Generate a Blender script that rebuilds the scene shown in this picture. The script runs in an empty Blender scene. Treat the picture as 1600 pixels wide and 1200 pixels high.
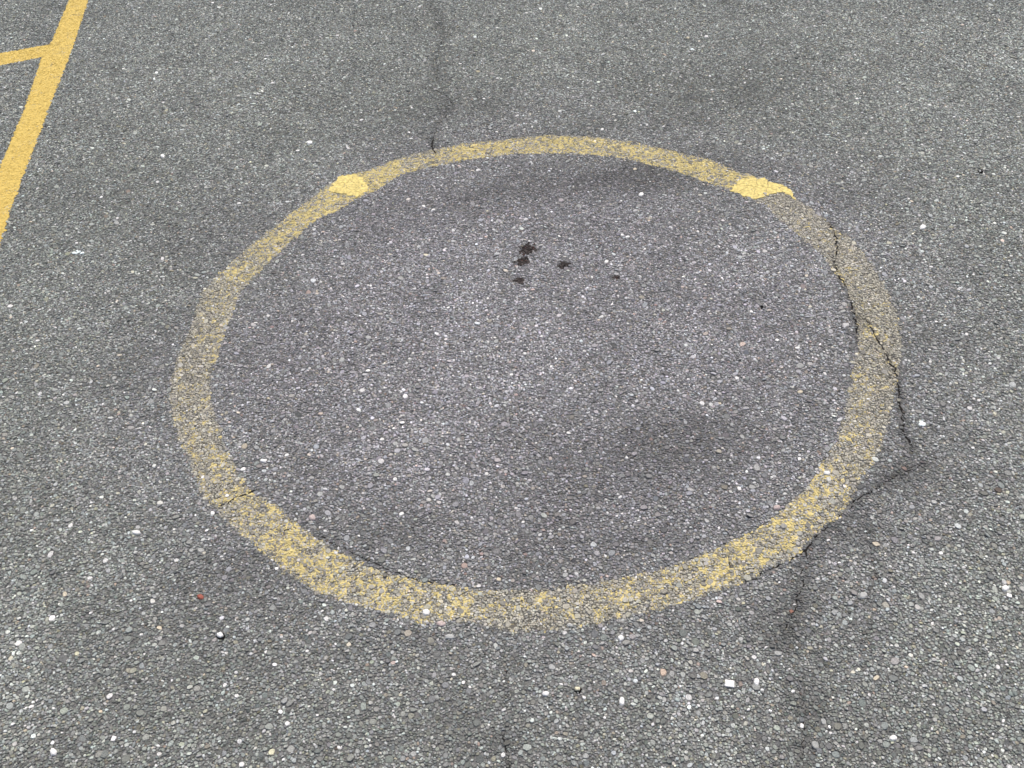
import bpy, math, random
import numpy as np
from mathutils import Matrix, Vector

random.seed(7)
RNG = np.random.default_rng(11)
scene = bpy.context.scene

# ------------------------------------------------------------------ camera
F_PX, PITCH, ROLL, H = 1500.0, math.radians(44.56), math.radians(-5.25), 1.6
cp, sp, cr, sr = math.cos(PITCH), math.sin(PITCH), math.cos(ROLL), math.sin(ROLL)
R0, U0, FW = Vector((1, 0, 0)), Vector((0, sp, cp)), Vector((0, cp, -sp))
cam_r, cam_u = R0 * cr + U0 * sr, U0 * cr - R0 * sr
cam = bpy.data.cameras.new('camera')
cam.lens = F_PX / 1600 * 36
cam.sensor_width = 36
cam.clip_start, cam.clip_end = 0.05, 500
co = bpy.data.objects.new('camera', cam)
M = Matrix.Identity(4)
for i in range(3):
    M[i][0], M[i][1], M[i][2] = cam_r[i], cam_u[i], -FW[i]
M[2][3] = H
co.matrix_world = M
scene.collection.objects.link(co)
scene.camera = co

# ------------------------------------------------------------------ light
SUN_EL, SUN_ROT = 62, 20
w = bpy.data.worlds.new('World'); scene.world = w; w.use_nodes = True
nt = w.node_tree
sky = nt.nodes.new('ShaderNodeTexSky'); sky.sky_type = 'NISHITA'; sky.sun_disc = False
sky.sun_elevation = math.radians(SUN_EL); sky.sun_rotation = math.radians(SUN_ROT)
sky.air_density = 1.0; sky.dust_density = 6.0; sky.ozone_density = 1.0
nt.links.new(sky.outputs[0], nt.nodes['Background'].inputs[0])
nt.nodes['Background'].inputs[1].default_value = 0.13
sun = bpy.data.lights.new('sun', 'SUN'); sun.energy = 1.3; sun.angle = math.radians(22)
sun.color = (1.0, 0.95, 0.88)
so = bpy.data.objects.new('sun', sun)
az = math.radians(SUN_ROT)
d = Vector((math.sin(az) * math.cos(math.radians(SUN_EL)), math.cos(az) * math.cos(math.radians(SUN_EL)), math.sin(math.radians(SUN_EL))))
so.rotation_euler = d.to_track_quat('Z', 'Y').to_euler()
scene.collection.objects.link(so)
scene.view_settings.view_transform = 'Standard'
scene.view_settings.look = 'None'
scene.view_settings.gamma = 1
scene.view_settings.exposure = 0.52

# ------------------------------------------------------------------ picture point -> place on the ground
def G(px, py=None):
    p = np.asarray(px if py is None else [[px, py]], float)
    x = (p[:, 0] - 800) / F_PX; y = -(p[:, 1] - 600) / F_PX
    x, y = cr * x - sr * y, sr * x + cr * y
    dx, dy, dz = x, cp + y * sp, -sp + y * cp
    t = -H / dz
    r = np.stack([dx * t, dy * t], 1)
    return r if py is None else r[0]

def pxsize(px, py):                 # metres on the ground per sideways picture pixel there
    a, b = G(px, py), G(px + 1, py)
    return float(np.hypot(*(a - b)))

# ------------------------------------------------------------------ maths helpers
def vnoise(x, y, s, seed):
    x = x / s; y = y / s
    xi = np.floor(x).astype(np.int64); yi = np.floor(y).astype(np.int64)
    fx = x - xi; fy = y - yi
    fx = fx * fx * (3 - 2 * fx); fy = fy * fy * (3 - 2 * fy)
    def h(a, b):
        n = (a * 374761393 + b * 668265263 + seed * 1442695041) & 0xffffffff
        n = ((n ^ (n >> 13)) * 1274126177) & 0xffffffff
        n = (n ^ (n >> 16)) & 0xffff
        return n / 65535.0
    return (h(xi, yi) * (1 - fx) + h(xi + 1, yi) * fx) * (1 - fy) + (h(xi, yi + 1) * (1 - fx) + h(xi + 1, yi + 1) * fx) * fy

def inside(x, y, poly):
    r = np.zeros(x.shape, bool)
    x0, y0 = poly[-1]
    for x1, y1 in poly:
        if y0 != y1:
            c = ((y1 > y) != (y0 > y)) & (x < (x0 - x1) * (y - y1) / (y0 - y1) + x1)
            r ^= c
        x0, y0 = x1, y1
    return r

def linedist(x, y, line):
    dmin = np.full(x.shape, 9.0)
    for (ax, ay), (bx, by) in zip(line[:-1], line[1:]):
        vx, vy = bx - ax, by - ay
        t = np.clip(((x - ax) * vx + (y - ay) * vy) / max(vx * vx + vy * vy, 1e-9), 0, 1)
        dmin = np.minimum(dmin, np.hypot(x - ax - t * vx, y - ay - t * vy))
    return dmin

def smooth(e0, e1, v):
    t = np.clip((v - e0) / (e1 - e0), 0, 1)
    return t * t * (3 - 2 * t)

# ------------------------------------------------------------------ outlines measured in the photograph
OUT = [(862,211),(925,213),(987,221),(1050,235),(1112,249),(1153,267),(1191,278),(1222,289),(1244,311),(1270,326),(1300,352),(1330,374),(1360,410),(1384,452),(1402,488),(1408,530),(1406,575),(1400,607),(1393,633),(1383,681),(1367,719),(1340,761),(1313,804),(1271,836),(1240,870),(1201,888),(1150,914),(1094,933),(1037,949),(980,962),(917,977),(853,985),(790,985),(742,974),(700,971),(658,973),(601,956),(545,942),(489,922),(447,897),(419,869),(385,841),(340,801),(320,778),(302,740),(286,700),(270,663),(265,625),(267,590),(276,561),(288,529),(302,494),(314,459),(338,432),(366,405),(400,375),(445,340),(485,310),(520,283),(545,272),(575,266),(625,246),(675,234),(725,224),(800,216)]
INN = [(862,239),(925,241),(975,247),(1019,258),(1066,271),(1112,288),(1144,297),(1169,310),(1193,318),(1238,360),(1285,398),(1306,431),(1324,452),(1336,488),(1342,524),(1337,560),(1330,598),(1321,633),(1313,668),(1306,692),(1292,713),(1271,751),(1233,788),(1193,820),(1152,842),(1100,863),(1060,880),(1028,889),(980,901),(917,913),(853,921),(790,921),(727,920),(663,909),(616,897),(573,883),(511,855),(475,824),(430,790),(391,765),(369,732),(352,699),(340,660),(329,625),(329,581),(343,546),(355,508),(367,479),(378,452),(400,430),(430,400),(460,372),(495,342),(525,330),(560,307),(590,297),(625,272),(675,260),(725,251),(800,240)]
OUTW, INNW = G(OUT), G(INN)
LINE = [(160,-48),(138,0),(113,77),(83,153),(60,213),(20,317),(0,380),(-30,470),(-75,470),(-40,365),(0,260),(37,173),(65,90),(78,70),(108,0),(127,-48)]
BRANCH = [(78,69),(0,83),(-120,106),(-126,128),(0,102),(66,89)]
LINEW, BRANCHW = G(LINE), G(BRANCH)
COV = [(505,312,.8),(585,286,.85),(1132,284,.85),(560,290,.72),(680,247,.62),(730,237,.76),(800,228,.76),(860,226,.75),(930,228,.70),(985,236,.78),(1050,252,.78),(1110,268,.76),
       (1150,290,.7),(1200,305,.3),(1245,335,.28),(1290,375,.32),(1330,410,.28),(1360,460,.26),(1375,510,.32),(1370,560,.34),(1360,610,.36),(1350,660,.37),
       (1335,710,.42),(1300,765,.58),(1250,820,.62),(1200,860,.58),(1130,885,.6),(1060,910,.5),(980,930,.5),(920,940,.45),(850,950,.43),
       (780,950,.41),(720,945,.45),(650,930,.64),(600,920,.58),(540,900,.6),(480,865,.61),(440,830,.58),(400,800,.53),(350,760,.48),
       (330,720,.45),(310,660,.35),(300,610,.35),(305,560,.38),(320,510,.36),(340,460,.38),(380,420,.56),(430,380,.70),(480,340,.78)]
COVW = G([c[:2] for c in COV]); COVV = np.array([c[2] for c in COV])
CRACKS = [   # name part, points, half width px, darkness radius px
    ('faint broken crack running from the top of the picture towards the yellow circle', [(671,-30),(671,0),(675,15),(690,25),(685,38),(695,52),(686,78),(680,92),(685,112),(679,140),(694,147),(704,160),(696,180),(682,200),(677,217)], .55, 9),
    ('short dark crack cutting across the far yellow band of the circle', [(677,217),(676,225),(679,240),(677,257)], 1.7, 5),
    ('thin crack splitting the circle band and following its inner edge on the right', [(1298,350),(1307,372),(1308,386),(1304,404),(1303,413),(1306,428),(1318,440),(1324,452),(1328,470),(1334,488),(1340,509),(1338,530)], 1.5, 8),
    ('jagged crack crossing the worn band to its outer edge on the right', [(1342,497),(1357,503),(1364,518),(1373,531),(1382,548),(1387,563),(1399,577),(1402,596),(1405,614),(1409,650),(1414,680),(1424,706)], 1.6, 8),
    ('wide dirty crack leading from the lower right of the band down the asphalt', [(1440,725),(1412,737),(1367,764),(1340,780),(1321,799),(1297,823),(1271,841),(1261,861),(1258,883),(1252,915),(1239,956),(1227,978),(1215,1000)], 1.05, 13),
    ('faint wavering crack reaching the bottom edge right of the rectangular white chip', [(1250,1050),(1258,1089),(1254,1110),(1259,1135),(1252,1165),(1262,1230)], .7, 9),
    ('faint crack running down to the bottom edge near its middle', [(792,1035),(786,1075),(791,1110),(787,1150),(796,1230)], .6, 8),
    ('thin dark seam along the inner edge of the lower left band', [(497,838),(530,852),(560,868),(585,880),(612,892),(640,902),(672,909),(720,916)], .8, 4),
    ('thin side branch leaving the dirty crack towards the bottom of the picture', [(1340,780),(1352,800),(1358,840),(1366,880),(1360,925)], .4, 7),
    ('fine crack hugging the outer edge of the band above the dirty crack', [(1262,858),(1231,878),(1197,893),(1159,912)], 1.0, 3),
    ('short crack across the lower left of the yellow band', [(402,764),(392,770),(377,774),(362,780),(344,791)], 1.5, 3),
    ('small crack in the thick yellow part of the lower left band', [(466,820),(447,828),(424,836)], 1.1, 2),
    ('hairline crack in the lower right band nearest the dirty crack', [(1135,866),(1139,877),(1143,887)], .8, 1),
    ('hairline crack in the band just left of the other lower right hairline', [(1063,884),(1068,893),(1076,902)], .8, 1),
]
CRW = [G(c[1]) for c in CRACKS]
SPOTS = [   # dark spatters
    ('largest dark reddish spatter, farthest of the group inside the circle', 824, 389, 13, 9),
    ('dark brown spatter just nearer than the largest one', 816, 409, 11, 7),
    ('dark oval spatter standing apart beside the group', 881, 415, 11, 6),
    ('smallest brown spatter, nearest of the group', 812, 438, 8, 6),
    ('tiny brown fleck beyond the oval spatter towards the worn band', 962, 434, 5, 4),
]
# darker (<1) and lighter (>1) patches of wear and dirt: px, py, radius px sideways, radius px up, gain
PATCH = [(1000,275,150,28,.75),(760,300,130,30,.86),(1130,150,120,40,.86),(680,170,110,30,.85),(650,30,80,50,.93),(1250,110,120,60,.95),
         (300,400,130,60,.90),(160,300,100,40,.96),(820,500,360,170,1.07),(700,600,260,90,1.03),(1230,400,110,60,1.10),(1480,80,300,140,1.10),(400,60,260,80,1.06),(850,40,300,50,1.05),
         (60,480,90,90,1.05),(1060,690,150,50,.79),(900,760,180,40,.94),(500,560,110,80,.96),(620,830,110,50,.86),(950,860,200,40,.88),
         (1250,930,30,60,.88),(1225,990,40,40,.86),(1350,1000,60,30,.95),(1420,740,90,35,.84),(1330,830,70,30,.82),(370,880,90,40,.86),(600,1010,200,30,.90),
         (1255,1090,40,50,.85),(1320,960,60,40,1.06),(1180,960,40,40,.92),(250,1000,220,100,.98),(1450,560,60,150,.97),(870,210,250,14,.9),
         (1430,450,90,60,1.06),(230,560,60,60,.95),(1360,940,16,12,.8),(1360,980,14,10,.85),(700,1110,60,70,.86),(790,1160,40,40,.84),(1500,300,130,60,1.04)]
# light chips: px, py, half width px, kind (w white, c cream, p pink, g light grey, r red, k black)
CHIPS = '''81 965 5 w;29 1005 5 w;165 876 4 w;275 875 4 w;140 903 3.5 w;177 983 3.5 w;416 1019 4 w;351 1070 4 w;49 1104 4 w;20 1131 3.5 w;177 1154 5 w;83 1160 4 w;374 1159 5 w;438 1112 4 w;449 1131 4 w;248 1178 4 w;369 1087 4 w;110 821 4 w;432 888 3.5 w;101 928 4.5 c;249 981 4 c;19 1004 4 g;52 918 4 g;135 977 4 g;205 939 3 w;
709 1054 4 w;798 1061 4 g;614 1035 4 p;612 1050 4 g;786 1180 4 w;646 1178 5 g;915 1181 5 g;1020 868 5 g;780 905 4 c;883 898 5 g;1076 1004 4 g;1050 1053 5 g;913 1090 3.5 w;817 815 3 w;760 841 4 g;702 871 5 g;
1294 844 3 w;1470 864 4 w;1577 930 5 w;1253 1134 4 w;1559 1042 4 w;1312 879 3 w;1296 1136 3 w;1298 1145 3 w;1239 1080 3 w;1287 1127 5 g;1274 1164 7 g;1369 1059 5 c;1393 1009 3 w;1237 955 4 r;1304 957 5 g;1216 1021 6 g;1440 931 6 g;1459 981 4 g;1535 850 3 g;1123 940 5 p;
1155 763 4 w;1203 785 4 g;1206 745 3 w;1249 717 3 w;1250 612 4.5 c;1111 632 4 w;1219 631 3 w;1151 591 3.5 w;1289 584 3.5 w;1357 623 3 w;1131 719 3.5 g;1116 730 4 g;1175 761 6 g;1160 682 5 g;1124 630 4 c;1182 688 4 g;
1292 443 4 g;1320 485 3.5 g;1214 531 3 w;1246 543 3.5 w;1270 316 2.5 w;1321 564 4 g;1174 487 3 w;1375 424 2.5 w;1250 571 6 g;
399 505 4 w;419 493 3 w;370 554 3 w;420 572 4 w;514 477 4 g;534 562 5 g;577 539 4 g;575 579 4 w;606 634 5 g;628 660 4.5 w;597 686 3.5 w;617 693 5 g;380 733 4.5 w;448 710 3.5 w;451 743 3 w;582 669 5 g;617 749 3.5 w;419 622 3 c;429 740 3 w;486 812 2 w;
508 829 3 w;608 849 4 g;527 810 4 g;332 801 3.5 w;627 802 4 w;500 772 5 g;316 745 3 w;355 775 3 w;
773 527 2.6 w;820 552 3 w;855 504 2.4 w;880 512 2.6 w;885 538 2 w;799 585 3 w;859 529 4 g;832 605 3 g;
874 369 3 w;972 367 3.4 w;981 370 3.4 w;948 408 4 w;855 410 2.6 w;925 433 2.6 w;775 442 3 w;940 494 3.6 w;762 466 2.4 w;803 356 3 w;708 360 2.5 w;827 376 2 w;
1037 197 2.8 w;992 264 3 c;1092 330 2.6 c;1091 361 3 w;941 202 3 w;1141 357 2 w;
465 235 3.4 w;610 239 2.6 w;662 322 3 w;677 327 3.4 w;491 359 3 w;642 216 3 w;717 259 2.6 p;654 385 2.6 w;579 446 2.8 w;725 344 2.4 w;569 412 3 g;
193 107 2.6 w;246 284 3 w;158 308 3 w;268 178 2.6 w;332 4 3 w;369 97 2.6 w;483 223 3 w;373 317 3 w;182 348 4 g;403 146 2.4 w;255 160 2.4 w;334 122 3 g;
16 478 4 w;33 504 3 w;59 532 3.4 w;254 404 3.4 w;52 577 4 g;62 615 3.4 w;142 597 3 w;114 589 3.6 g;235 627 5 g;26 614 3 w;39 640 3 g;
1172 109 2.6 w;1339 154 3 w;1349 216 3.2 w;1502 209 2.4 w;1578 170 3 w;1561 31 3 c;1402 68 2.4 w;1164 129 2 w;1300 3 2.4 w;1483 20 2.6 w;1346 252 2.4 w;
656 10 3 w;527 55 2.6 w;777 122 3 w;535 94 2.6 w;776 43 2.4 w;756 154 2.4 w;639 207 3 w;719 99 2.6 w;776 206 2.6 w;613 109 2 w;
1350 700 3 w;1530 625 3 w;1520 700 3 w;1475 655 3 w;1560 560 2.6 w;1500 450 2.6 w;1580 400 2.6 w;1420 310 2.4 w;1120 520 3 g;1010 560 3 g;1060 610 3 w;980 640 3.5 g;890 650 4 p;700 700 4 g;760 740 3.5 w;980 715 3 w;640 560 3 w;700 480 3 w;560 640 3.5 w'''
CHIPS = [(float(a), float(b), float(c), k) for a, b, c, k in (t.split() for t in CHIPS.replace('\n', '').split(';') if t.strip())]
# chips big or bright enough to be things of their own
THINGS = [
 (666,957,6.5,6,'w','bright white stone sitting on the near edge of the yellow band'),
 (689,975,7.5,5,'p','flat pinkish grey stone just outside the near band beside a bright white stone'),
 (702,995,8,4,'g','pale grey oval stone on dark asphalt nearer than the pinkish flat stone'),
 (970,997,4.5,5,'w','round white stone just outside the near band, alone on grey asphalt'),
 (853,1084,5.5,4.5,'w','tilted oval white stone left of the cream chip in a black pit'),
 (972,1096,5,7,'w','largest upright oval white stone near the bottom edge of the picture'),
 (1140,1069,7.5,5,'w','rectangular brick shaped bright white chip'),
 (1182,1065,5,6,'w','angular white stone right beside the rectangular white chip'),
 (213,832,7,3.6,'w','long thin white sliver of stone outside the lower left of the circle'),
 (313,933,5.5,4,'r','red stone, the only bright red one in the grey asphalt'),
 (1349,931,6.5,6,'g','large pale grey stone in the asphalt beside the dirty crack'),
 (1571,919,6.5,4.5,'w','pale white stone close to the right edge of the picture'),
 (1214,793,5.5,4,'p','pinkish white stone inside the circle close to the lower right band'),
 (1292,739,6,3.4,'w','long white sliver lying on the inner edge of the right band'),
 (412,720,5.5,3,'w','flat white oblong chip inside the circle beside its left band'),
 (488,809,5.5,5,'p','pale pink stone inside the circle near the lower left band'),
 (1442,355,5,4,'w','white stone on grey asphalt outside the upper right of the circle'),
 (484,223,4.5,3,'w','white stone beyond the solid yellow patch at upper left of the circle'),
 (254,244,3.4,3.2,'w','round white stone between the bright yellow line and the circle'),
 (1002,304,4.2,3,'w','white stone inside the circle under the far band'),
 (890,977,5,3,'g','pale chip wedged at the near outer edge of the band'),
 (1396,1153,6.5,5,'w','bright cream white stone near the bottom right corner of the picture'),
 (83,1175,5.5,6,'w','round white stone near the bottom left corner of the picture'),
]
# ------------------------------------------------------------------ materials
def new_mat(name):
    m = bpy.data.materials.new(name); m.use_nodes = True
    n = m.node_tree.nodes; b = n['Principled BSDF']
    return m, n, m.node_tree.links, b

def geo_pos(n):
    return n.new('ShaderNodeNewGeometry').outputs['Position']

def noise(n, l, pos, scale, detail=2, rough=.5):
    t = n.new('ShaderNodeTexNoise'); t.inputs['Scale'].default_value = scale
    t.inputs['Detail'].default_value = detail; t.inputs['Roughness'].default_value = rough
    l.new(pos, t.inputs['Vector']); return t.outputs['Fac']

def mapr(n, l, v, a, b, c, d, clamp=True):
    m = n.new('ShaderNodeMapRange'); m.clamp = clamp
    for i, x in enumerate((a, b, c, d)): m.inputs[i + 1].default_value = x
    l.new(v, m.inputs[0]); return m.outputs[0]

def mixc(n, l, f, a, b, mode='MIX'):
    m = n.new('ShaderNodeMix'); m.data_type = 'RGBA'; m.blend_type = mode
    for s, v in ((m.inputs[0], f), (m.inputs[6], a), (m.inputs[7], b)):
        if hasattr(v, 'is_linked'): l.new(v, s)
        else: s.default_value = v
    return m.outputs[2]

def mathn(n, l, op, a, b):
    m = n.new('ShaderNodeMath'); m.operation = op
    for s, v in ((m.inputs[0], a), (m.inputs[1], b)):
        if hasattr(v, 'is_linked'): l.new(v, s)
        else: s.default_value = v
    return m.outputs[0]

def coated(name, yellow=(.56, .39, .09, 1), rough=.72, spec=.35):
    """mineral colour from attribute 'tone', yellow paint left where the attribute's alpha says so"""
    m, n, l, b = new_mat(name)
    at = n.new('ShaderNodeAttribute'); at.attribute_name = 'tone'
    pos = geo_pos(n)
    f = noise(n, l, pos, 420, 3, .6)
    g = mapr(n, l, f, .3, .7, .68, 1.32)
    g2 = mapr(n, l, noise(n, l, pos, 1100, 2, .6), .32, .68, .72, 1.28)
    base = mixc(n, l, 1.0, mixc(n, l, 1.0, at.outputs['Color'], g, 'MULTIPLY'), g2, 'MULTIPLY')
    pn = noise(n, l, pos, 210, 3, .62)
    th = mathn(n, l, 'SUBTRACT', at.outputs['Alpha'], pn)
    k = mapr(n, l, th, -.03, .06, 0, 1)
    ynoise = mapr(n, l, noise(n, l, pos, 90, 3), .3, .7, .82, 1.12)
    ycol = mixc(n, l, 1.0, yellow, ynoise, 'MULTIPLY')
    l.new(mixc(n, l, k, base, ycol), b.inputs['Base Color'])
    b.inputs['Roughness'].default_value = rough
    b.inputs['Specular IOR Level'].default_value = spec
    bp = n.new('ShaderNodeBump'); bp.inputs['Strength'].default_value = .5; bp.inputs['Distance'].default_value = .0008
    l.new(f, bp.inputs['Height']); l.new(bp.outputs[0], b.inputs['Normal'])
    return m

def plain(name, col, rough=.8, spec=.3, var=.2, scale=300):
    m, n, l, b = new_mat(name)
    pos = geo_pos(n)
    f = noise(n, l, pos, scale, 3)
    g = mapr(n, l, f, .3, .7, 1 - var, 1 + var)
    l.new(mixc(n, l, 1.0, (*col, 1), g, 'MULTIPLY'), b.inputs['Base Color'])
    b.inputs['Roughness'].default_value = rough; b.inputs['Specular IOR Level'].default_value = spec
    bp = n.new('ShaderNodeBump'); bp.inputs['Strength'].default_value = .5; bp.inputs['Distance'].default_value = .001
    l.new(f, bp.inputs['Height']); l.new(bp.outputs[0], b.inputs['Normal'])
    return m

M_STONE = coated('asphalt_aggregate')
M_WORN = coated('worn_yellow_paint', (.545, .46, .20, 1))
M_FRESH = coated('bright_yellow_paint', (.54, .395, .092, 1), .6)
M_BITUMEN = plain('bitumen_binder', (.12, .122, .12), .85, .3, .5, 420)
M_CRACK = plain('crack_dirt', (.016, .015, .014), .95, .1, .4, 400)
M_PATCH = plain('thick_yellow_paint', (.55, .455, .165), .8, .3, .30, 120)

def far_material():
    m, n, l, b = new_mat('asphalt_beyond')
    pos = geo_pos(n)
    v = n.new('ShaderNodeTexVoronoi'); v.inputs['Scale'].default_value = 190; l.new(pos, v.inputs['Vector'])
    v2 = n.new('ShaderNodeTexVoronoi'); v2.feature = 'DISTANCE_TO_EDGE'; v2.inputs['Scale'].default_value = 190; l.new(pos, v2.inputs['Vector'])
    sep = n.new('ShaderNodeSeparateColor'); l.new(v.outputs['Color'], sep.inputs[0])
    r = n.new('ShaderNodeValToRGB'); l.new(sep.outputs[0], r.inputs[0])
    e = r.color_ramp.elements
    e[0].color = (.085, .092, .086, 1); e[1].color = (.29, .31, .29, 1); e[1].position = .985
    x = e.new(.995); x.color = (.5, .5, .49, 1)
    edge = mapr(n, l, v2.outputs['Distance'], .02, .10, .38, 1)
    c = mixc(n, l, 1.0, r.outputs[0], edge, 'MULTIPLY')
    big = mapr(n, l, noise(n, l, pos, 2.2, 4), .3, .7, .85, 1.15)
    l.new(mixc(n, l, 1.0, c, big, 'MULTIPLY'), b.inputs['Base Color'])
    b.inputs['Roughness'].default_value = .75
    bp = n.new('ShaderNodeBump'); bp.inputs['Strength'].default_value = .8; bp.inputs['Distance'].default_value = .003
    l.new(edge, bp.inputs['Height']); l.new(bp.outputs[0], b.inputs['Normal'])
    return m
M_FAR = far_material()

# ------------------------------------------------------------------ mesh helpers
def link(name, me, parent=None, **props):
    o = bpy.data.objects.new(name, me)
    scene.collection.objects.link(o)
    if parent is not None: o.parent = parent
    for k, v in props.items(): o[k] = v
    return o

class Soup:
    """collects arrays of verts / polygons with a material index and a face colour"""
    def __init__(s): s.v, s.loops, s.sizes, s.mat, s.col, s.n = [], [], [], [], [], 0
    def add(s, verts, loops, sizes, mat, col):
        s.v.append(np.asarray(verts, np.float32)); s.loops.append(np.asarray(loops, np.int32) + s.n)
        s.sizes.append(np.asarray(sizes, np.int32)); s.n += len(verts)
        k = len(sizes)
        s.mat.append(np.full(k, mat, np.int32))
        c = np.asarray(col, np.float32)
        s.col.append(np.broadcast_to(c, (k, 4)) if c.ndim == 1 else c)
    def build(s, name, mats, smooth_=False):
        v = np.concatenate(s.v); lo = np.concatenate(s.loops); sz = np.concatenate(s.sizes)
        me = bpy.data.meshes.new(name)
        me.vertices.add(len(v)); me.vertices.foreach_set('co', v.ravel())
        me.loops.add(len(lo)); me.loops.foreach_set('vertex_index', lo)
        me.polygons.add(len(sz))
        st = np.zeros(len(sz), np.int32); st[1:] = np.cumsum(sz)[:-1]
        me.polygons.foreach_set('loop_start', st); me.polygons.foreach_set('loop_total', sz)
        me.polygons.foreach_set('material_index', np.concatenate(s.mat))
        for m in mats: me.materials.append(m)
        a = me.attributes.new('tone', 'FLOAT_COLOR', 'FACE')
        a.data.foreach_set('color', np.concatenate(s.col).astype(np.float32).ravel())
        me.update(calc_edges=True)
        me.polygons.foreach_set('use_smooth', np.full(len(sz), smooth_, bool))
        return me

# ------------------------------------------------------------------ scatter the aggregate
FOOT = G([(-260,-75),(1860,-75),(1880,1470),(-280,1470)])
cell = .0043
x0, y0 = FOOT.min(0) - .05; x1, y1 = FOOT.max(0) + .05
nx, ny = int((x1 - x0) / cell), int((y1 - y0) / cell)
gx, gy = np.meshgrid(np.arange(nx), np.arange(ny), indexing='ij')
PX = x0 + (gx + .5 + RNG.uniform(-.48, .48, gx.shape)) * cell
PY = y0 + (gy + .5 + RNG.uniform(-.48, .48, gx.shape)) * cell
# size weights, a few much larger chips
u = RNG.random(gx.shape)
RAD = cell * (.22 + .66 * RNG.random(gx.shape))
RAD[u > .945] = cell * RNG.uniform(.9, 1.3, (u > .945).sum())
RAD[u > .995] = cell * RNG.uniform(1.3, 2.0, (u > .995).sum())
KIND = np.zeros(gx.shape, np.int8)        # 0 ordinary
def force(px, py, r, kind):
    gxy = G(px, py)
    i, j = int((gxy[0] - x0) / cell), int((gxy[1] - y0) / cell)
    if not (3 < i < nx - 4 and 3 < j < ny - 4): return
    rr = r * pxsize(px, py)
    PX[i, j], PY[i, j] = gxy; RAD[i, j] = max(rr * 1.05, .0022); KIND[i, j] = kind
    if rr > cell * .45:
        for a in (-2, -1, 0, 1, 2):
            for b in (-2, -1, 0, 1, 2):
                if (a or b) and math.hypot(PX[i+a, j+b] - gxy[0], PY[i+a, j+b] - gxy[1]) < rr * .85 and KIND[i+a, j+b] == 0:
                    KIND[i+a, j+b] = -1
CODE = dict(w=1, c=2, p=3, g=4, r=5, k=6)
for px, py, r, k in CHIPS: force(px, py, r, CODE[k])
for t in THINGS: force(t[0], t[1], (t[2] + t[3]) * .4, 9)        # room for the stones built below
RAD[KIND == -1] = 1e-5

NA = 8
inF = inside(PX, PY, G([(-250,-65),(1850,-65),(1870,1460),(-270,1460)])) & (KIND != -1)
I, J = np.nonzero(inF)
ok = (I > 2) & (I < nx - 3) & (J > 2) & (J < ny - 3)
I, J = I[ok], J[ok]
sx, sy, sr_, sk = PX[I, J], PY[I, J], RAD[I, J], KIND[I, J]
N = len(sx)
NPL = 4                                                  # every chip is cut by four random planes: angular crushed stone
pa = (np.arange(NPL) / NPL * 2 * np.pi)[None] + RNG.random((N, 1)) * 6.283 + RNG.uniform(-.45, .45, (N, NPL))
elong = RNG.uniform(.62, 1.0, (N, 1)); ea = RNG.random((N, 1)) * 3.14159
pd = (sr_ * 1.22)[:, None] * RNG.uniform(.66, 1.1, (N, NPL)) * np.where(np.cos(pa - ea) ** 2 > .5, 1.2, elong)
pb = np.roll(pa, -1, 1); pb[:, -1] += 2 * np.pi; qd = np.roll(pd, -1, 1)
th = np.arctan2(-(pd * np.cos(pb) - qd * np.cos(pa)), pd * np.sin(pb) - qd * np.sin(pa))
midang = (pa + pb) / 2
th = midang + (th - midang + np.pi / 2) % np.pi - np.pi / 2      # the corner between two neighbouring planes
th = np.clip(th, pa + .25, pb - .25)
ang = np.empty((N, NA)); ang[:, 0::2] = pa; ang[:, 1::2] = th
ca, sa = np.cos(ang), np.sin(ang)
rmax = np.full((N, NA), 1.0)
for k in range(NPL):
    cc = np.cos(ang - pa[:, k:k + 1])
    rmax = np.minimum(rmax, np.where(cc > .05, pd[:, k:k + 1] / np.maximum(cc, .05), 1.0))
rmax = np.minimum(rmax, (sr_ * 1.75)[:, None])
rr = rmax.copy()
for a in (-2, -1, 0, 1, 2):
    for b in (-2, -1, 0, 1, 2):
        if a == 0 and b == 0: continue
        ddx = PX[I + a, J + b] - sx; ddy = PY[I + a, J + b] - sy; r2 = RAD[I + a, J + b]
        dd = ddx * ddx + ddy * ddy
        off = (dd + sr_ ** 2 - r2 ** 2) * .5
        dot = ddx[:, None] * ca + ddy[:, None] * sa
        lim = np.where(dot > 1e-6, off[:, None] / np.maximum(dot, 1e-6), 1.0)
        rr = np.minimum(rr, lim)
rmean = rr.mean(1)
keep = (rr.min(1) > .0002) & (rmean > .0009) & (sk != 9)

# ---- where each chip lies
jx = sx + (vnoise(sx, sy, .009, 3) - .5) * .011
jy = sy + (vnoise(sx, sy, .009, 4) - .5) * .011
ring = inside(jx, jy, OUTW) & ~inside(jx, jy, INNW)
kx = sx + (vnoise(sx, sy, .008, 5) - .5) * .007; ky = sy + (vnoise(sx, sy, .008, 6) - .5) * .007
line = inside(kx, ky, LINEW)
branch = inside(kx, ky, BRANCHW) & ~line
PM = 1.0 / 760
crd = np.ones(N)
for (lab, pts, hw, dr), lw in zip(CRACKS, CRW):
    ps = pxsize(*pts[len(pts) // 2])
    dl = linedist(sx + (vnoise(sx, sy, .02, 21) - .5) * .008, sy, lw)
    keep &= ~(dl < hw * ps * .95 * smooth(.10, .4, vnoise(sx, sy, .03, 98)))
    crd *= 1 - (.55 if hw > 1.2 else .42 if dr > 12 else .27) * np.exp(-(dl / (dr * ps)) ** 2)

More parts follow.
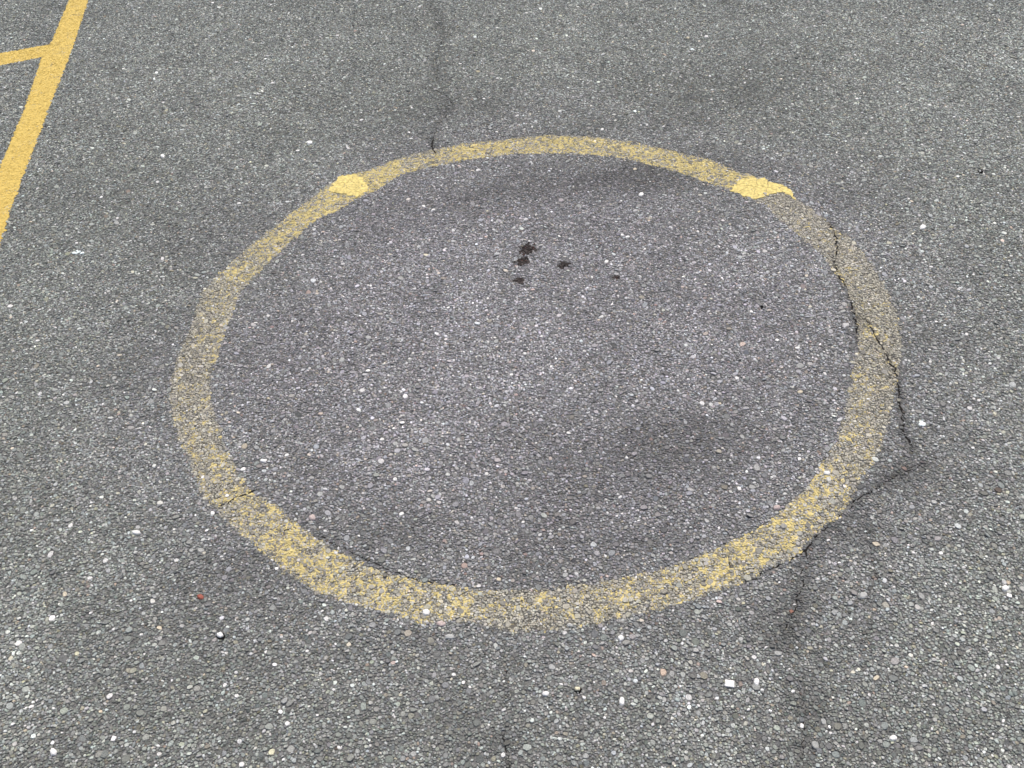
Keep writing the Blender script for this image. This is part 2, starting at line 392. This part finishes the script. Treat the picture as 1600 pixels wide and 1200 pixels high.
# ---- overall tone of the surface
tone = np.ones(N)
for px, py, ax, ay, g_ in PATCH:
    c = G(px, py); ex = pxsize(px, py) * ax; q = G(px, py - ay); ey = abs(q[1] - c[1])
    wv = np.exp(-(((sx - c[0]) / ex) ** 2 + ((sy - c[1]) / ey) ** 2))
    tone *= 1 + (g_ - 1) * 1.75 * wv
tone *= .86 + .16 * vnoise(sx * .8 + sy * .6, sy * .8 - sx * .6, .23, 35) + .12 * vnoise(sx, sy, .11, 37)
tone *= .90 + .20 * vnoise(sx, sy, .06, 32)
tone *= crd
inner = inside(sx, sy, INNW)
lum = np.exp(RNG.normal(0, .35, N)) * .213
hi = RNG.random(N); lum = np.where(hi > .93, lum * 1.5, lum)
hue = RNG.normal(0, 1, (N, 3)) * np.array([.035, .015, .04])
col = lum[:, None] * (1 + hue)
warm = RNG.random(N)
col[warm > .990] *= np.array([1.25, 1.0, .88])
col[(warm > .95) & (warm < .990)] *= np.array([1.10, 1.02, .86])
# lens colour cast put into the stone colour: purple grey mid-circle, greener further out
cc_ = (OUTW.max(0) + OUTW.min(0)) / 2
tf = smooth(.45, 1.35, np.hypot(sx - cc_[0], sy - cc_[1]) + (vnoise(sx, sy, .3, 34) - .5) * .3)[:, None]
lens_tint = np.array([.993, 1.0, 1.03]) * (1 - tf) + np.array([.962, 1.034, .955]) * tf
col *= lens_tint * tone[:, None]
wht = RNG.random(N) > .9965 - .010 * smooth(.45, .8, vnoise(sx, sy, .07, 33))
col[wht] = RNG.uniform(.34, .68, (wht.sum(), 1)) * np.array([1, 1, .98])
for code, c in ((1, (.64, .64, .62)), (2, (.52, .47, .36)), (3, (.46, .38, .35)), (4, (.30, .31, .30)), (5, (.22, .11, .08)), (6, (.03, .03, .03))):
    m_ = sk == code; col[m_] = np.array(c) * RNG.uniform(.85, 1.1, (m_.sum(), 1))
# paint left on the band
d2 = (sx[:, None] - COVW[None, :, 0]) ** 2 + (sy[:, None] - COVW[None, :, 1]) ** 2 if N < 1 else None
cov = np.zeros(N)
ri = np.nonzero(ring)[0]
dd = (sx[ri, None] - COVW[None, :, 0]) ** 2 + (sy[ri, None] - COVW[None, :, 1]) ** 2 + 2e-4
wt = 1 / dd ** 2
def base_cov(x, y):
    dd = (x[:, None] - COVW[None, :, 0]) ** 2 + (y[:, None] - COVW[None, :, 1]) ** 2 + 2e-4
    wt = 1 / dd ** 2
    return (wt * COVV).sum(1) / wt.sum(1)
def patchy(x, y):
    return (.62 * (vnoise(x, y, .0090, 41) - .5)) + .28 * (vnoise(x, y, .035, 42) - .5)
cv = base_cov(sx[ri], sy[ri]) + patchy(sx[ri], sy[ri]) - .15 - .25 * smooth(.0022, .0045, rmean[ri]) + RNG.normal(0, .14, len(ri)) - .22 * smooth(.022, .002, linedist(sx[ri], sy[ri], np.r_[OUTW, OUTW[:1]]))
cov[ri] = cv
tan = np.array([.39, .365, .275])
mixf = (.72 - .52 * np.clip(base_cov(sx[ri], sy[ri]), 0, 1))[:, None]
lumr = (RNG.normal(1, .34, (len(ri), 1))).clip(.3, 1.8)
newc = col[ri] * (1 - mixf) + tan * lumr * mixf
spec_w = (sk[ri] == 1) | wht[ri]
col[ri] = np.where(spec_w[:, None], col[ri], newc)
cov[ri] = np.where(spec_w, 0, cov[ri])
cov[line | branch] = .74 + .35 * (vnoise(sx, sy, .03, 51)[line | branch] - .5) + RNG.normal(0, .04, (line | branch).sum())

# spatters
SPW = [(G(px, py), pxsize(px, py) * rx, abs(G(px, py - ry)[1] - G(px, py)[1])) for _, px, py, rx, ry in SPOTS]
spot = np.full(N, -1)
for q, (c, ex, ey) in enumerate(SPW):
    wob = .42 + .95 * vnoise(sx, sy, .009, 60 + q)
    spot[((sx - c[0]) / ex) ** 2 + ((sy - c[1]) / ey) ** 2 < wob ** 2] = q
ms = spot >= 0
col[ms] = np.array([.040, .034, .032]) * RNG.uniform(.5, 1.9, (ms.sum(), 1))
halo = np.zeros(N)
for c, ex, ey in SPW: halo = np.maximum(halo, np.exp(-(((sx - c[0]) / (ex * 1.25)) ** 2 + ((sy - c[1]) / (ey * 1.25)) ** 2) ** 1.5))
col[~ms] *= (1 - .35 * halo[~ms])[:, None]
rd = ms & (RNG.random(N) > .94); col[rd] = np.array([.065, .035, .032])

def chips(sel, soup, mat, zlift=0.0, flat=1.0, hollow=False):
    k = np.nonzero(sel & keep)[0]
    n = len(k)
    if not n: return
    r = rr[k]; a, b = ca[k], sa[k]
    gap = 1.0
    top = (.0002 + RNG.normal(0, .0006, n) * flat + np.minimum(rmean[k] * .08, .0006)) + zlift
    tx, ty = RNG.normal(0, .18 * flat, n), RNG.normal(0, .18 * flat, n)
    bx, by = r * gap * a, r * gap * b
    q = RNG.uniform(.78, .93, (n, 1))
    ux, uy = bx * q, by * q
    uz = top[:, None] + tx[:, None] * ux + ty[:, None] * uy
    mz = uz - RNG.uniform(.0009, .0016, (n, 1))
    V = np.empty((n, 2 * NA, 3), np.float32)
    V[:, :NA, 0] = sx[k][:, None] + bx; V[:, :NA, 1] = sy[k][:, None] + by; V[:, :NA, 2] = mz
    V[:, NA:, 0] = sx[k][:, None] + ux; V[:, NA:, 1] = sy[k][:, None] + uy; V[:, NA:, 2] = uz
    lp = []
    for i in range(NA):
        j = (i + 1) % NA
        lp += [i, j, NA + j, NA + i]
    lp += [NA + i for i in range(NA)]
    lp = np.array(lp)[None] + (np.arange(n) * 2 * NA)[:, None]
    sz = np.tile(np.array([4] * NA + [NA]), n)
    c4 = np.concatenate([col[k], cov[k][:, None]], 1)
    c4 = np.repeat(c4, NA + 1, 0)
    if hollow:
        side = np.tile(np.array([1] * NA + [0], bool), n)
        c4[:, 3] += np.where(side, .12, -.06)
    soup.add(V.reshape(-1, 3), lp.ravel(), sz, mat, c4)

def film(poly_outer, soup, mat, z, step=.006, covf=None, colr=(.085, .08, .065), hole=None, jit=.007, zj=.0006, seed=3):
    """thin sheet of small quads cut to an outline, with a ragged edge and a slightly uneven height"""
    a, b = poly_outer.min(0) - step, poly_outer.max(0) + step
    mx, my = int((b[0] - a[0]) / step) + 1, int((b[1] - a[1]) / step) + 1
    X, Y = np.meshgrid(a[0] + np.arange(mx) * step, a[1] + np.arange(my) * step, indexing='ij')
    cx, cy = (X[:-1, :-1] + step / 2), (Y[:-1, :-1] + step / 2)
    wx = cx + (vnoise(cx, cy, .009, seed) - .5) * jit; wy = cy + (vnoise(cx, cy, .009, seed + 1) - .5) * jit
    s = inside(wx, wy, poly_outer)
    if hole is not None: s &= ~inside(wx, wy, hole)
    Z = z + (vnoise(X, Y, .008, 77) - .5) * 2 * zj
    idx = -np.ones(X.shape, np.int64)
    ii, jj = np.nonzero(s)
    used = np.zeros(X.shape, bool)
    for p, q in ((0, 0), (1, 0), (1, 1), (0, 1)): used[ii + p, jj + q] = True
    idx[used] = np.arange(used.sum())
    V = np.stack([X[used], Y[used], Z[used]], 1)
    L = np.stack([idx[ii, jj], idx[ii + 1, jj], idx[ii + 1, jj + 1], idx[ii, jj + 1]], 1)
    fx, fy = cx[s], cy[s]
    c = covf(fx, fy)
    C = np.concatenate([np.tile(np.array(colr), (len(fx), 1)), c[:, None]], 1)
    soup.add(V, L.ravel(), np.full(len(fx), 4), mat, C)

# ------------------------------------------------------------------ the asphalt ground
g = Soup()
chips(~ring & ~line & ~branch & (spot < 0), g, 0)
# binder sheet under the chips, then coarser asphalt all round it out to the horizon
fb = G([(-250,-65),(1850,-65),(1870,1460),(-270,1460)])
nb = 40
V, L, S = [], [], []
for i in range(nb + 1):
    for j in range(nb + 1):
        s_, t_ = i / nb, j / nb
        p = (fb[0] * (1 - s_) + fb[1] * s_) * (1 - t_) + (fb[3] * (1 - s_) + fb[2] * s_) * t_
        V.append((p[0], p[1], -.0016))
for i in range(nb):
    for j in range(nb):
        k = i * (nb + 1) + j
        L += [k, k + 1, k + nb + 2, k + nb + 1]; S.append(4)
g.add(V, L, S, 1, (.05, .05, .05, 0))
big = [(-150, 150), (150, 150), (150, -150), (-150, -150)]
mid = [tuple(fb[i] + (fb[i] - fb.mean(0)) * 1.2) for i in range(4)]
V = [(*fb[i], -.0006) for i in range(4)] + [(*mid[i], -.0006) for i in range(4)] + [(*big[i], -.0006) for i in range(4)]
L = []
for o_ in (0, 4):
    for i in range(4):
        j = (i + 1) % 4
        L += [o_ + i, o_ + 4 + i, o_ + 4 + j, o_ + j]
g.add(V, L, [4] * 8, 2, (.1, .1, .1, 0))
ground = link('asphalt_ground', g.build('asphalt_ground', [M_STONE, M_BITUMEN, M_FAR]), kind='structure',
              label='grey asphalt surface of small crushed stones with scattered pale chips')

# ------------------------------------------------------------------ the worn circle
s = Soup()
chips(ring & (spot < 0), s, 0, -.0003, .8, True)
film(OUTW, s, 0, -.0014, .004, lambda x, y: base_cov(x, y) + .9 * patchy(x, y) + .03, hole=INNW, jit=.011, seed=3)
circle = link('painted_circle', s.build('painted_circle', [M_WORN]),
              label='large worn yellow circle painted on the grey asphalt', category='road marking')

# ------------------------------------------------------------------ the bright lines
def run_on(soup, a, b, length):
    """a plain painted strip carrying a line on past its detailed stretch; a, b are its two edge points and their directions"""
    (a0, a1), (b0, b1) = a, b
    da = (a1 - a0) / np.hypot(*(a1 - a0)); db = (b1 - b0) / np.hypot(*(b1 - b0)); dm = (da + db) / 2
    V = [(*p, .0012) for p in (a1 - dm * .03, b1 - dm * .03, b1 + dm * length, a1 + dm * length)]
    soup.add(V, [0, 1, 2, 3], [4], 0, (.16, .13, .07, .9))
s = Soup(); chips(line, s, 0, -.0004, .55)
run_on(s, (G(65, 90), G(127, -48)), (G(113, 77), G(160, -48)), 2.0)
run_on(s, (G(37, 173), G(-75, 470)), (G(60, 213), G(-30, 470)), .8)
film(LINEW, s, 0, -.0003, .004, lambda x, y: np.full(len(x), .85) + .5 * (vnoise(x, y, .01, 8) - .5), colr=(.16, .13, .07), jit=.007, seed=5)
link('painted_line', s.build('painted_line', [M_FRESH]), label='wide bright yellow line running diagonally in the top left corner', category='road marking', group='bright yellow lines')
s = Soup(); chips(branch, s, 0, -.0004, .55)
run_on(s, (G(0, 83), G(-120, 106)), (G(0, 102), G(-126, 128)), 2.5)
film(BRANCHW, s, 0, -.0004, .004, lambda x, y: np.full(len(x), .85) + .5 * (vnoise(x, y, .01, 8) - .5), colr=(.16, .13, .07), jit=.007, seed=5)
link('painted_line', s.build('painted_line', [M_FRESH]), label='short narrow yellow line joining the wide diagonal line from the side', category='road marking', group='bright yellow lines')

# ------------------------------------------------------------------ thick cracked patches of paint on the circle
def clip(poly, p, q):
    """keep the side of poly nearer p than q"""
    m = (p + q) / 2; n_ = q - p; out = []
    for i in range(len(poly)):
        a, b = poly[i], poly[(i + 1) % len(poly)]
        da, db = (a - m) @ n_, (b - m) @ n_
        if da <= 0: out.append(a)
        if da * db < 0: out.append(a + (b - a) * (da / (da - db)))
    return out

def crazed(outline, seeds, label, gap=.0014):
    s = Soup()
    op = []
    W = G(outline)
    for i in range(len(W)):
        a, b = W[i], W[(i + 1) % len(W)]
        for t in (0, .25, .5, .75): op.append(a * (1 - t) + b * t)
    op = [p + RNG.normal(0, .0016, 2) for p in op]
    SW = G(seeds)
    for i, p in enumerate(SW):
        poly = op
        for j, q in enumerate(SW):
            if i != j and poly: poly = clip(poly, p, q)
        if len(poly) < 3: continue
        pts = []
        for k in range(len(poly)):
            a, b = poly[k], poly[(k + 1) % len(poly)]
            nn = max(1, int(np.hypot(*(b - a)) / .003))
            for t in range(nn): pts.append(a + (b - a) * t / nn)
        pts = np.array(pts)
        wx = (vnoise(pts[:, 0], pts[:, 1], .008, 91) - .5) * .016; wy = (vnoise(pts[:, 0], pts[:, 1], .008, 92) - .5) * .016
        pts = pts + np.stack([wx, wy], 1)
        c = pts.mean(0); dv = pts - c; ln = np.hypot(dv[:, 0], dv[:, 1])[:, None]
        pts = c + dv * np.maximum(0.2, (ln - gap * .5) / ln)
        n = len(pts); z0, z1 = -.0008, .0013
        ins = c + (pts - c) * np.maximum(.2, 1 - .0006 / ln)
        Vv = np.concatenate([np.c_[pts, np.full(n, z0)], np.c_[pts, np.full(n, z1 - .0002)], np.c_[ins, np.full(n, z1)],
                             [[c[0], c[1], z1 + .0001]]])
        Lv, Sz = [], []
        for k in range(n):
            m_ = (k + 1) % n
            Lv += [k, m_, n + m_, n + k, n + k, n + m_, 2 * n + m_, 2 * n + k, 2 * n + k, 2 * n + m_, 3 * n]; Sz += [4, 4, 3]
        s.add(Vv, Lv, Sz, 0, (.6, .45, .1, 1))
    return link('paint_patch', s.build('paint_patch', [M_PATCH]), circle, label=label)

crazed([(515,298),(521,286),(531,277),(545,272),(557,275),(566,280),(573,290),(574,300),(566,304),(556,309),(546,307),(537,303),(526,301)],
       [(526,291),(538,280),(538,297),(551,290),(551,304),(562,281),(566,296)], 'thick solid yellow patch with fine cracks on the upper left of the band')
crazed([(1143,298),(1153,284),(1165,277),(1190,279),(1212,286),(1226,291),(1235,299),(1243,311),(1231,304),(1220,301),(1204,304),(1189,308),(1174,311),(1162,306),(1151,301)],
       [(1153,292),(1170,283),(1170,301),(1190,283),(1192,301),(1212,290),(1212,300),(1230,300)], 'thick solid yellow patch with fine cracks on the upper right of the band')

# ------------------------------------------------------------------ cracks
for (lab, pts, hw, dr), lw in zip(CRACKS, CRW):
    ps = pxsize(*pts[len(pts) // 2]); P_ = []
    for a, b in zip(lw[:-1], lw[1:]):
        nn = max(2, int(np.hypot(*(b - a)) / .006))
        for t in range(nn): P_.append(a + (b - a) * t / nn)
    P_.append(lw[-1]); P_ = np.array(P_)
    P_ = P_ + np.stack([(vnoise(P_[:, 0], P_[:, 1], .011, 95) - .5) * .012, (vnoise(P_[:, 0], P_[:, 1], .011, 96) - .5) * .009], 1)
    n = len(P_); dv = np.gradient(P_, axis=0); dv /= np.maximum(np.hypot(dv[:, 0], dv[:, 1])[:, None], 1e-9)
    nv = np.c_[-dv[:, 1], dv[:, 0]]
    ww = hw * ps * smooth(.05, .45, vnoise(P_[:, 0], P_[:, 1], .03, 98)) * (.45 + 1.1 * vnoise(P_[:, 0], P_[:, 1], .014, 97)); ww[[0, -1]] *= .2
    V = np.concatenate([np.c_[P_ + nv * ww[:, None], np.full(n, -.0007)], np.c_[P_, np.full(n, -.0010)], np.c_[P_ - nv * ww[:, None], np.full(n, -.0007)]])
    L = []
    for k in range(n - 1):
        L += [k, k + 1, n + k + 1, n + k, n + k, n + k + 1, 2 * n + k + 1, 2 * n + k]
    s = Soup(); s.add(V, L, [4] * (2 * (n - 1)), 0, (.02, .02, .02, 0))
    link('crack', s.build('crack', [M_CRACK]), label=lab, category='crack', group='cracks in the asphalt')

# ------------------------------------------------------------------ dark spatters
M_SPAT = coated('dark_spatter', rough=.8, spec=.2)
for q, ((lab, px, py, rx, ry), (c, ex, ey)) in enumerate(zip(SPOTS, SPW)):
    s = Soup(); chips(spot == q, s, 0, .0002, .7)
    an = np.linspace(0, 2 * np.pi, 18, endpoint=False)
    pl = np.c_[c[0] + ex * .85 * np.cos(an), c[1] + ey * .85 * np.sin(an)]
    film(pl, s, 0, -.0009, .003, lambda x, y: np.zeros(len(x)), colr=(.02, .015, .013), jit=.008)
    link('dark_stain', s.build('dark_stain', [M_SPAT]), label=lab, category='stain', group='dark spatters inside the circle')

# ------------------------------------------------------------------ single stones
M_KIND = {'w': plain('white_quartz', (.68, .68, .66), .6, .35, .18, 350), 'p': plain('pinkish_stone', (.42, .35, .33), .7, .3, .2, 350),
          'g': plain('pale_grey_stone', (.36, .37, .36), .7, .3, .15, 350), 'r': plain('red_stone', (.27, .085, .06), .7, .3, .2, 350),
          'c': plain('cream_stone', (.62, .58, .42), .7, .3, .2, 350), 'k': plain('black_rim', (.008, .008, .008), .9, .1, .3, 350)}

def stone_mesh(px, py, ax, ay, kind, h=.45, name='stone', z=-.0015):
    c = G(px, py); ps = pxsize(px, py)
    # picture axes on the ground: across, and away from the camera
    ex = G(px + 1, py) - c; ey = G(px, py - 1) - c
    n = 11; rings = []
    rot = random.uniform(0, 6.28)
    rad = [random.uniform(.82, 1.12) for _ in range(n)]
    hgt = min(ax, ay) * ps * h + .0014
    V = []
    for sc, zz in ((1.0, z), (1.0, z + hgt * .35 + .0008), (.80, z + hgt * .8 + .001), (.45, z + hgt + .001)):
        for k in range(n):
            t = rot + k / n * 6.283
            r_ = rad[k] * sc * random.uniform(.95, 1.05)
            p = c + ex * ax * math.cos(t) * r_ + ey * ay * math.sin(t) * r_
            V.append((p[0], p[1], zz + random.uniform(-.0003, .0003)))
    L, S = [], []
    for q in range(3):
        for k in range(n):
            m_ = (k + 1) % n
            L += [q * n + k, q * n + m_, (q + 1) * n + m_, (q + 1) * n + k]; S.append(4)
    L += [3 * n + k for k in range(n)]; S.append(n)
    s = Soup(); s.add(V, L, S, 0, (.5, .5, .5, 0))
    return s.build(name, [M_KIND[kind]])

NAMES = {'w': 'white_stone', 'p': 'pinkish_stone', 'g': 'grey_stone', 'r': 'red_stone'}
for px, py, ax, ay, k, lab in THINGS:
    if px == 1140:      # the brick-like one
        c = G(px, py); ps = pxsize(px, py)
        th = math.radians(-14); e1 = np.array([math.cos(th), math.sin(th)]); e2 = np.array([-e1[1], e1[0]])
        V = []
        for zz, f in ((-.0015, 1), (.0030, 1), (.0036, .88)):
            for a, b in ((-1, -1), (1, -1), (1, 1), (-1, 1)):
                p = c + e1 * a * ax * ps * f * .95 + e2 * b * ay * ps * f * 1.15
                V.append((*p, zz + random.uniform(-.0002, .0002)))
        L = []
        for q in range(2):
            for i in range(4): L += [q*4+i, q*4+(i+1)%4, q*4+4+(i+1)%4, q*4+4+i]
        L += [8, 9, 10, 11]
        s = Soup(); s.add(V, L, [4] * 9, 0, (.5, .5, .5, 0)); me = s.build('white_chip', [M_KIND['w']]); nm = 'white_chip'
    else:
        me = stone_mesh(px, py, ax, ay, k); nm = NAMES[k]
    link(nm, me, label=lab, category='stone', group='pale stones set in the asphalt' if k != 'r' else 'coloured stones set in the asphalt')

# chips of white stuck in black sockets, and the squashed white lump
def socket(name, cat, lab, px, py, r, kind, rr_=1.7, group=None):
    e = bpy.data.objects.new(name, None); scene.collection.objects.link(e)
    c = G(px, py); e.location = (c[0], c[1], 0); e.empty_display_size = .01
    e['label'] = lab; e['category'] = cat
    if group: e['group'] = group
    for nm, me in (('chip', stone_mesh(px, py, r, r * .8, kind, name='chip', z=.0003)), ('black_rim', stone_mesh(px + 1, py + 1, r * rr_, r * rr_ * .8, 'k', 0.02, 'black_rim', z=-.0006))):
        o = link(nm, me, e); o.matrix_parent_inverse = Matrix.Translation((-c[0], -c[1], 0))
grp = 'light chips ringed with black tar'
socket('tarred_chip', 'chip', 'cream chip in a small black tar pit near the bottom centre', 902, 1077, 4.5, 'c', 1.5, grp)
socket('tarred_chip', 'chip', 'white chip ringed with black tar outside the lower left of the circle', 344, 993, 5.5, 'w', 1.35, grp)
socket('metal_stud', 'stud', 'tiny light stud with a black rim outside the upper right of the circle', 1531, 268, 1.8, 'g', 2.3)
link('tar_lump', stone_mesh(1190, 480, 3.2, 2.4, 'k', .4, 'tar_lump'), label='small black tar lump inside the circle near its right band', category='tar lump')

def splat(px, py, r, lab, elongate=1.0):
    s = Soup(); c = G(px, py); ps = pxsize(px, py)
    for q in range(7):
        o_ = np.array([random.gauss(0, .42) * elongate, random.gauss(0, .4)]) * r * ps
        n = 9; V = []; rb = r * ps * random.uniform(.35, .65)
        for sc, zz in ((1, .0008), (.9, .0022 + q * .0002), (.5, .0028 + q * .0002)):
            for k in range(n):
                t = k / n * 6.283; rad = rb * sc * random.uniform(.75, 1.15)
                V.append((c[0] + o_[0] + rad * math.cos(t), c[1] + o_[1] + rad * math.sin(t), zz))
        L, S = [], []
        for b_ in range(2):
            for k in range(n):
                m_ = (k + 1) % n; L += [b_*n+k, b_*n+m_, b_*n+n+m_, b_*n+n+k]; S.append(4)
        L += [2 * n + k for k in range(n)]; S.append(n)
        s.add(V, L, S, 0, (.7, .7, .7, 0))
    link('bird_dropping', s.build('bird_dropping', [M_DROP]), label=lab, category='dropping')
M_DROP = plain('chalky_white', (.72, .80, .78), .85, .2, .15, 400)
splat(1440, 664, 7, 'small ragged chalky white dropping outside the right side of the circle')
splat(120, 395, 5, 'small white streaked dropping near the bright yellow line', 1.5)
print('chips', keep.sum())
